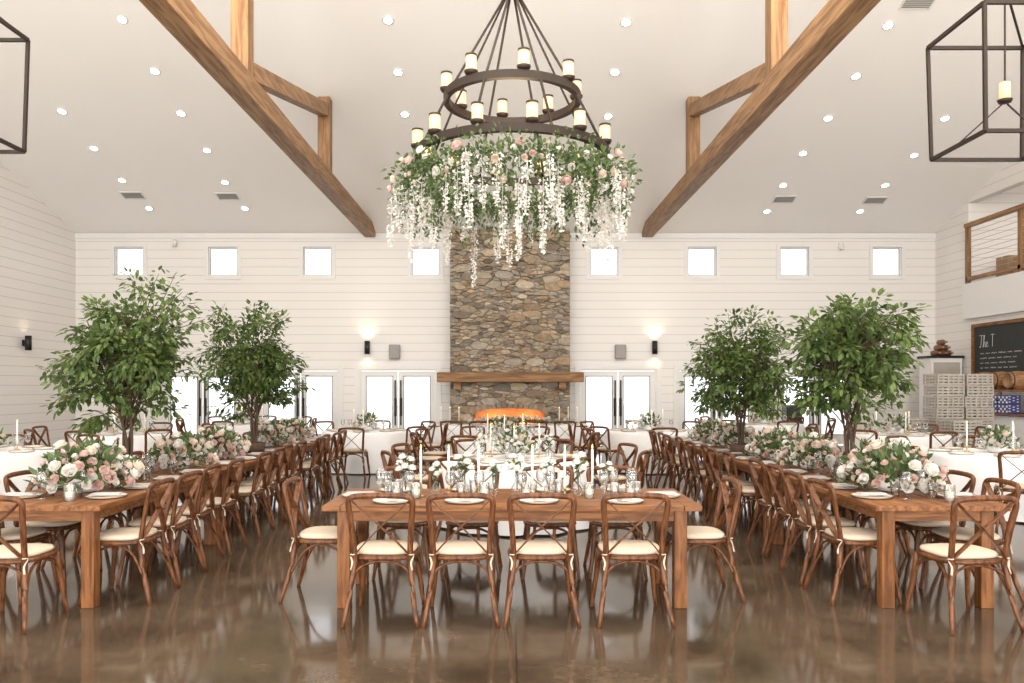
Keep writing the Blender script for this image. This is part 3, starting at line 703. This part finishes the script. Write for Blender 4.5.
MB().tube([(0,0,apex+.1),(0,0,zr-.08)],.014,8).build('stem',M_bronze,cd,True)
MB().lathe([(0,zr-.13),(.05,zr-.12),(.15,zr-.06),(.14,zr-.04)],20).build('canopy',M_bronze,cd,True)
def cup(r,z,th):
    x,y=r*math.cos(th),r*math.sin(th)
    c=MB().lathe([(.02,0),(.06,.005),(.075,.03),(.078,.05),(.07,.05),(0,.03)],14,(x,y,z)).build('cup',M_bronze,cd,True)
    MB().lathe([(.058,.03),(.06,.035),(.06,.225),(.055,.225),(.05,.04),(0,.04)],14,(x,y,z)).build('shade',M_glow,c,True)
    MB().lathe([(.062,.227),(.062,.21),(.066,.21),(.066,.231),(.062,.227)],14,(x,y,z)).build('shade_rim',M_bronze,c,True)
for k in range(8): cup(r1,cz1+.045,2*PI*(k+.2)/8)
for k in range(12): cup(r2,cz2+.045,2*PI*(k+.35)/12)
gl=empty('hanging_floral_garland',(CXX,YR,0)); tag(gl,'lush garland of greenery, roses and white wisteria hung round the chandelier','garland')
mb=MB()
lob=[random.uniform(.75,1.35) for _ in range(14)]
for q in range(5600):
    th=random.uniform(0,2*PI); a=random.uniform(0,2*PI); f_=th/2/PI*14; i0=int(f_)%14; lb=lob[i0]*(1-(f_%1))+lob[(i0+1)%14]*(f_%1)
    rr=min(abs(random.gauss(0,1)),2.2)*.15*lb
    p=Vector(((1.16+rr*math.cos(a)*1.1)*math.cos(th),(1.16+rr*math.cos(a)*1.1)*math.sin(th),4.02+rr*math.sin(a)*(.9 if math.sin(a)>0 else 1.5)))
    out=Vector((math.cos(th)*math.cos(a),math.sin(th)*math.cos(a),math.sin(a)-.3)); mb.leaf6(p,out+rv()*.9,rv(),random.uniform(.05,.09),.036)
for q in range(14):
    th=random.uniform(0,2*PI); R=random.uniform(1.05,1.4); L=random.uniform(.2,.5)
    for j in range(26):
        t=random.random(); mb.leaf(Vector((R*math.cos(th),R*math.sin(th),3.88-L*t))+rv()*.045,rv()+Vector((0,0,-.6)),rv(),.07,.032)
mb.build('foliage',M_leaf2,gl)
for q in range(96):
    th=q*2.39996; a=random.uniform(-1.3,1.0); rr=random.uniform(.14,.27)
    out=Vector((math.cos(th)*math.cos(a),math.sin(th)*math.cos(a),math.sin(a)))
    add_blossom(gl,Vector((1.16*math.cos(th),1.16*math.sin(th),3.98))+out*rr,out,random.choice([.55,.7,.85,1.0,1.2]),random.choice([0,0,0,2,1,2]))
def wist(L):
    m=MB(); n=int(140*L)+30
    for q in range(n):
        t=random.random()**.9; z=-L*t; w=.050*(1-t)**.6+.006; a=random.uniform(0,2*PI)
        m.leaf(Vector((w*math.cos(a)*random.random(),w*math.sin(a)*random.random(),z)),Vector((math.cos(a),math.sin(a),-.6)),rv(),.032,.028)
    m.tube([(0,0,0),(0,0,-L)],.003,4)
    o=m.build('wisteria_strand',M_bw); me=o.data; bpy.data.objects.remove(o); return me
WM=[wist(.35),wist(.55),wist(.8)]
for i in range(74):
    th=i*2.39996+random.uniform(-.15,.15)
    if random.random()<.35: th=(PI if i%2 else 0)+random.uniform(-.7,.7)
    R=random.uniform(1.0,1.42); k=random.choice([0,0,1,1,2])
    o=bpy.data.objects.new('wisteria_strand',WM[k]); C.objects.link(o); o.parent=gl
    o.location=(R*math.cos(th),R*math.sin(th),random.uniform(3.72,4.12)); o.rotation_euler=(random.uniform(-.05,.05),random.uniform(-.05,.05),random.uniform(0,6))

# ------------------------------------------------------------------ box lanterns
def lantern(x,z0,z1,label):
    e=empty('box_lantern',(x,YR,0)); tag(e,label,'lantern','open frame box lanterns')
    w0,w1=.57,.60; t=.021
    def sq(w,z,tt=t):
        m=MB()
        for a,b_ in (((-w,-w),(w,-w)),((w,-w),(w,w)),((w,w),(-w,w)),((-w,w),(-w,-w))): m.tube([(a[0],a[1],z),(b_[0],b_[1],z)],tt*1.4,4)
        return m
    sq(w0,z0).build('bottom_frame',M_bronze,e); sq(w1,z1).build('top_frame',M_bronze,e)
    for a in (-1,1):
        for b_ in (-1,1):
            MB().tube([(a*w0,b_*w0,z0),(a*w1,b_*w1,z1)],t*1.3,4).build('upright',M_bronze,e)
            MB().tube([(a*w1,b_*w1,z1),(a*.06,b_*.06,z1+.45)],t*.8,4).build('roof_bar',M_bronze,e)
    zb=z0+.5
    m=MB()
    for a in (-1,1): m.tube([(a*w0,0,z0+.01),(a*.03,0,zb)],.011,4)
    m.build('cross_bar',M_bronze,e)
    MB().tube([(0,0,zb+.28),(0,0,zr-.05)],.011,8).build('stem',M_bronze,e)
    c=MB().lathe([(.02,0),(.07,.005),(.085,.04),(0,.03)],14,(0,0,zb+.01)).build('cup',M_bronze,e,True); MB().lathe([(.06,.035),(.06,.24),(.03,.24),(0,.24)],14,(0,0,zb+.01)).build('shade',M_glow,c,True)
lantern(5.90,4.47,5.89,'black open-frame box lantern at the top right, right of the right truss')
lantern(-6.66,4.57,5.99,'black open-frame box lantern cut off at the top left edge')

# ------------------------------------------------------------------ sconces, speakers
def sconce(loc,rz,label,pw):
    e=empty('wall_sconce',loc,rz); tag(e,label,'wall light','up-down wall sconces')
    MB().box(-.05,.05,-.02,-.001,-.08,.08).box(-.015,.015,-.07,-.02,-.015,.015).build('bracket',M_black,e)
    MB().lathe([(.06,-.18),(.075,-.18),(.075,.18),(.06,.18),(.06,.15),(0,.15)],20,(0,-.13,0)).build('shade',M_black,e,True)
    MB().lathe([(.055,.151),(.055,.16)],16,(0,-.13,0)).build('bulb',M_glow,e)
    for s in (1,-1):
        l=bpy.data.lights.new('sconce_glow','SPOT'); l.energy=pw if s>0 else pw*.4; l.color=(1,.76,.46); l.spot_size=2.3; l.spot_blend=1; l.shadow_soft_size=.06
        o=bpy.data.objects.new('sconce_glow',l); C.objects.link(o); o.parent=e; o.location=(0,-.13,s*.2); o.rotation_euler=(PI if s>0 else 0,0,0)
sconce((wx(368),D,2.7),0,'black cylinder sconce on the back wall left of the fireplace',17)
sconce((wx(654),D,2.7),0,'black cylinder sconce on the back wall right of the fireplace',17)
sconce((XL,19.8,2.7),PI/2,'black cylinder sconce on the left side wall',3)
for px,nm in ((395,'left'),(620,'right')):
    e=empty('wall_speaker',(wx(px),D,1.61+35/36)); tag(e,'small grey wall speaker just %s of the stone chimney'%nm,'speaker','small wall speakers')
    MB().box(-.15,.15,-.16,-.001,-.2,.2).build('case',M_grey,e,bevel=.02); MB().box(-.125,.125,-.17,-.16,-.175,.175).build('grille',M_grey,e)
for px,py,nm in ((176,242,'left'),(840,245,'right')):
    e=empty('eave_spotlight',(wx(px),D,H+(387-py)/36)); tag(e,'tiny white spotlight fixture high on the back wall, %s side'%nm,'spotlight','high wall spotlights')
    MB().box(-.05,.05,-.04,-.001,-.05,.05).build('mount',M_trim,e); MB().lathe([(.05,-.2),(.06,-.2),(.06,-.1),(.04,0)],14,(0,-.1,.05)).build('shade',M_trim,e,True)

# ------------------------------------------------------------------ loft railing and right side bar corner
rl2=empty('balcony_railing',(XR-.06,17.3,4.25)); tag(rl2,'wooden loft railing with horizontal steel cables on the upper right','railing')
MB().box(-.07,.07,-3.3,3.3,1.45,1.55).build('top_rail',M_beam,rl2,bevel=.008); MB().box(-.05,.05,-3.25,3.25,.08,.17).build('bottom_rail',M_beam,rl2)
for y in (3.22,1.1,-1.1,-3.22): MB().box(-.05,.05,y-.05,y+.05,0,1.45).build('post',M_beamz,rl2)
for k in range(9): MB().tube([(0,-3.2,.28+k*.13),(0,3.2,.28+k*.13)],.006,5).build('cable',M_steel,rl2)
struct(MB().box(XR-.14,XR,14,20.65,3.35,4.25).build('trim_2',M_trim),'white fascia below the loft opening')
for k,(y,w,h) in enumerate(((20.0,.5,.62),(19.3,.5,.5),(18.5,.6,.6))):
    e=empty('cardboard_box',(12.6,y,4.25)); tag(e,'%s brown cardboard box from the left stored in the loft'%ORD[k],'box','boxes in the loft')
    MB().box(-w/2,w/2,-w/2,w/2,0,h).build('carton',M_card,e,bevel=.01); MB().box(-w/2-.002,w/2+.002,-.03,.03,h-.05,h+.002).build('tape',M_chalk,e)
cb=empty('chalkboard',(XR-.001,18.9,2.5)); tag(cb,'large framed chalkboard with white chalk lettering on the right wall','chalkboard')
MB().box(-.02,0,-1.4,1.4,-.62,.62).build('slate',M_dark,cb)
MB().box(-.05,0,-1.5,1.5,.62,.70).box(-.05,0,-1.5,1.5,-.70,-.62).box(-.05,0,-1.5,-1.4,-.62,.62).box(-.05,0,1.4,1.5,-.62,.62).build('frame',M_table,cb)
def stroke(pts,name='lettering',r=.006):
    return MB().tube(spline([(-.028,1.22-a,b_) for a,b_ in pts],4),r,5).build(name,M_chalk,cb)
def strokes(lst,ox,oz,s):
    for pl_ in lst: stroke([(ox+a*s,oz+b_*s) for a,b_ in pl_])
strokes([[(-.05,1.0),(.2,1.05),(.55,.98)],[(.27,1.03),(.25,.5),(.12,0),(0,.08)],
 [(.5,0),(.62,.5),(.72,.95),(.64,1.0),(.60,.5),(.58,0)],[(.58,.1),(.68,.42),(.8,.4),(.8,.02),(.9,.08)],
 [(.95,.2),(1.15,.28),(1.1,.45),(.98,.35),(.98,.08),(1.12,0),(1.28,.12)],
 [(1.6,1.0),(1.85,1.05),(2.15,.98)],[(1.86,1.03),(1.84,.5),(1.82,.0)]],.05,.10,.29)
rc_=random.Random(3)
for k in range(4):
    a=.08
    while a<1.5:
        L=rc_.uniform(.12,.3); n=int(L/.022)
        stroke([(a+L*j/n,-.06-k*.12+(.022 if j%2 else -.012)*rc_.uniform(.3,1)) for j in range(n+1)],'chalk_line',.0035); a+=L+.07
rk=empty('bar_shelf',(11.25,17.9,0)); tag(rk,'wooden bar shelf unit under the chalkboard carrying barrels','shelf')
MB().box(-.5,.5,-1.9,1.9,0,.98).build('cabinet',M_trim,rk); MB().box(-.55,.52,-1.95,1.95,.98,1.03).build('counter',M_table,rk)
MB().box(-.3,.5,-1.9,1.9,1.5,1.55).build('shelf',M_table,rk)
for y in (-1.85,0,1.85): MB().box(-.28,-.22,y-.04,y+.04,1.03,1.5).build('post',M_beamz,rk); MB().box(.4,.46,y-.04,y+.04,1.03,1.5).build('post',M_beamz,rk)
BL=['left','middle','right']
for k in range(3):
    e=empty('wine_barrel',(11.3,18.95-k*.62,1.552)); tag(e,'small wooden barrel lying on the bar shelf, %s one'%BL[k],'barrel','barrels on the bar shelf'); e.scale=(.8,.8,.8)
    Mx=Matrix.Rotation(PI/2,4,'Y'); mb=MB().lathe([(.2,-.3),(.2,-.31),(.215,-.31),(.245,-.15),(.255,0),(.245,.15),(.215,.31),(.2,.31),(.2,.3)],22,(0,0,.262),M=Mx); mb.build('staves',M_barrel,e,True)
    for q in (-.24,-.12,.12,.24): MB().lathe([(.232,-.015),(.25-abs(q)*.06,-.012),(.25-abs(q)*.06,.012),(.232,.015)],22,(q,0,.262),M=Mx).build('hoop',M_black,e,True)
    MB().box(-.2,.2,-.2,-.14,0,.08).box(-.2,.2,.14,.2,0,.08).build('cradle',M_table,e)
for k in range(8):
    e=empty('patterned_box',(11.02,18.95-(k//2)*.40-(0.16 if k>3 else 0),1.032+(k%2)*.2)); tag(e,'blue and white patterned box, %s pair from the left, %s'%(ORD[k//2],'upper' if k%2 else 'lower'),'box','patterned boxes on the bar')
    MB().box(-.14,.14,-.18,.18,0,.195).build('carton',M_blue,e,bevel=.005); mb=MB()
    for q in range(5):
        for p_ in range(3): 
            if (q+p_)%2==0: mb.box(-.142,.142,-.165+q*.068,-.115+q*.068,.02+p_*.055,.062+p_*.055); mb.box(-.125+p_*.09,-.085+p_*.09,-.182,.182,.04+q*.03,.06+q*.03)
    mb.build('pattern',M_china,e)
# crates
cr=empty('glass_rack_crate'); mb=MB(); w=.27; hh=.235
mb.box(-w,w,-w,w,0,.012)
for s in (-1,1):
    for zz in (0.0,.065,.125,.185): 
        mb.box(-w,w,s*w-.010,s*w+.010,zz,zz+.036); mb.box(s*w-.010,s*w+.010,-w,w,zz,zz+.036)
    for k in range(6):
        q=-w+k*2*w/5; mb.box(q-.016,q+.016,s*w-.012,s*w+.012,0,hh-.008); mb.box(s*w-.012,s*w+.012,q-.016,q+.016,0,hh-.008)
mb.build('shell',M_crate,cr)
mb=MB()
for a in range(3):
    for b_ in range(3): mb.lathe([(.05,.015),(.078,.12),(.075,.2),(0,.2)],8,(-.17+a*.17,-.17+b_*.17,0))
mb.build('divider',M_grey,cr)
CR=Proto(cr)
for col,(px,d,n,nm) in enumerate(((943,17.0,8,'tall left stack'),(972,17.0,8,'tall right stack'),(909,17.3,4,'low stack left of the tall ones'),(960,16.2,4,'short front stack'))):
    for k in range(n):
        CR.put(((px-508)/800*d+random.uniform(-.012,.012),d+random.uniform(-.02,.02),k*.237),random.uniform(-.07,.07),'pale grey glassware crate, %s from floor in %s'%(ORD[k],nm),'crate','stacked glassware crates')
cab=empty('tall_cabinet',(11.35,21.0,0)); tag(cab,'tall narrow white cabinet with dark top in the back right corner','cabinet')
MB().box(-.4,.4,-.3,.3,0,2.36).build('body',M_trim,cab); MB().box(-.44,.44,-.34,.34,2.36,2.42).build('top',M_black,cab); MB().box(-.34,.34,-.32,-.3,1.0,2.25).build('door',M_crate,cab); 
BP=['bottom left','bottom middle','bottom right','middle left','middle right','topmost']
i=0
for row in range(3):
    for k in range(3-row):
        x=11.35-.16+row*.08+k*.16
        e=empty('wine_bottle',(x,20.95,2.421+row*.14)); tag(e,'brown bottle lying in the pyramid on the tall cabinet, %s'%BP[i],'bottle','bottle pyramid on the cabinet'); i+=1
        Mx=Matrix.Rotation(PI/2,4,'X')
        MB().lathe([(0.01,-.12),(.07,-.12),(.075,-.1),(.075,.08),(.03,.14),(.025,.2),(0,.2)],14,(0,0,.076),M=Mx).build('bottle_body',M_log,e,True)
        MB().lathe([(0.01,.2),(.03,.2),(.03,.25),(0,.25)],10,(0,0,.076),M=Mx).build('cork',M_card,e,True)
ls=empty('loudspeaker',(wx(792,20.5),20.5,0)); tag(ls,'black floor-standing loudspeaker by the back right doors','speaker')
MB().box(-.2,.2,-.2,.2,0,1.15).build('case',M_black,ls,bevel=.02); MB().box(-.17,.17,-.215,-.2,.06,1.09).build('grille',M_dark,ls)

# ------------------------------------------------------------------ lights
def area(name,loc,rot_,sx,sy,e,col=(1,.96,.90)):
    l=bpy.data.lights.new(name,'AREA'); l.shape='RECTANGLE'; l.size=sx; l.size_y=sy; l.energy=e; l.color=col
    o=bpy.data.objects.new(name,l); C.objects.link(o); o.location=loc; o.rotation_euler=rot_; return o
area('front_fill',(0,-3.5,3.2),(math.radians(84),0,0),20,6,760)  # added fill lamp behind the camera, not a source of the hall
area('overhead_fill',(0,7.5,8.6),(0,0,0),18,5,860)  # added downward fill above the frame, no fixture hangs there
area('ceiling_fill_low',(0,-1.5,.4),(math.radians(148),0,0),20,3,1750,(1,.965,.90))  # added lamp behind the camera, stands in for light bounced onto the ceiling
area('ceiling_fill_high',(0,4.2,6.6),(math.radians(148),0,0),20,2,950,(1,.965,.90))  # added fill out of view, aimed up to brighten the ceiling
area('loft_fill',(13.5,17.3,6.4),(0,0,0),2,4,55)  # added fill to brighten the loft room, no lamp known there
def point(loc,e,col,r=.1):
    l=bpy.data.lights.new('p','POINT'); l.energy=e; l.color=col; l.shadow_soft_size=r; o=bpy.data.objects.new('glow_light',l); C.objects.link(o); o.location=loc
point(((fx0+fx1)/2-.45,FY+.22,.70),11,(1,.52,.22),.1)
point(((fx0+fx1)/2+.45,FY+.22,.70),11,(1,.52,.22),.1)
point((CXX,YR,4.75),26,(1,.72,.44),.3)
for s in (-1,1): point((s*3.85,YR+1.1,7.6),32,(1,.6,.3),.15)
w=bpy.data.worlds.new('World'); bpy.context.scene.world=w; w.use_nodes=True
nt=w.node_tree; bg=nt.nodes['Background']; bg.inputs['Strength'].default_value=2.75; bg.inputs['Color'].default_value=(.98,.985,1,1)
# ------------------------------------------------------------------ camera
cam=bpy.data.cameras.new('camera'); co=bpy.data.objects.new('camera',cam); C.objects.link(co)
co.location=(0,0,H); co.rotation_euler=(PI/2,0,0); cam.sensor_width=36; cam.lens=36*F/1024
cam.shift_x=(512-CX)/1024; cam.shift_y=(CY-341.5)/1024; cam.clip_end=200
bpy.context.scene.camera=co
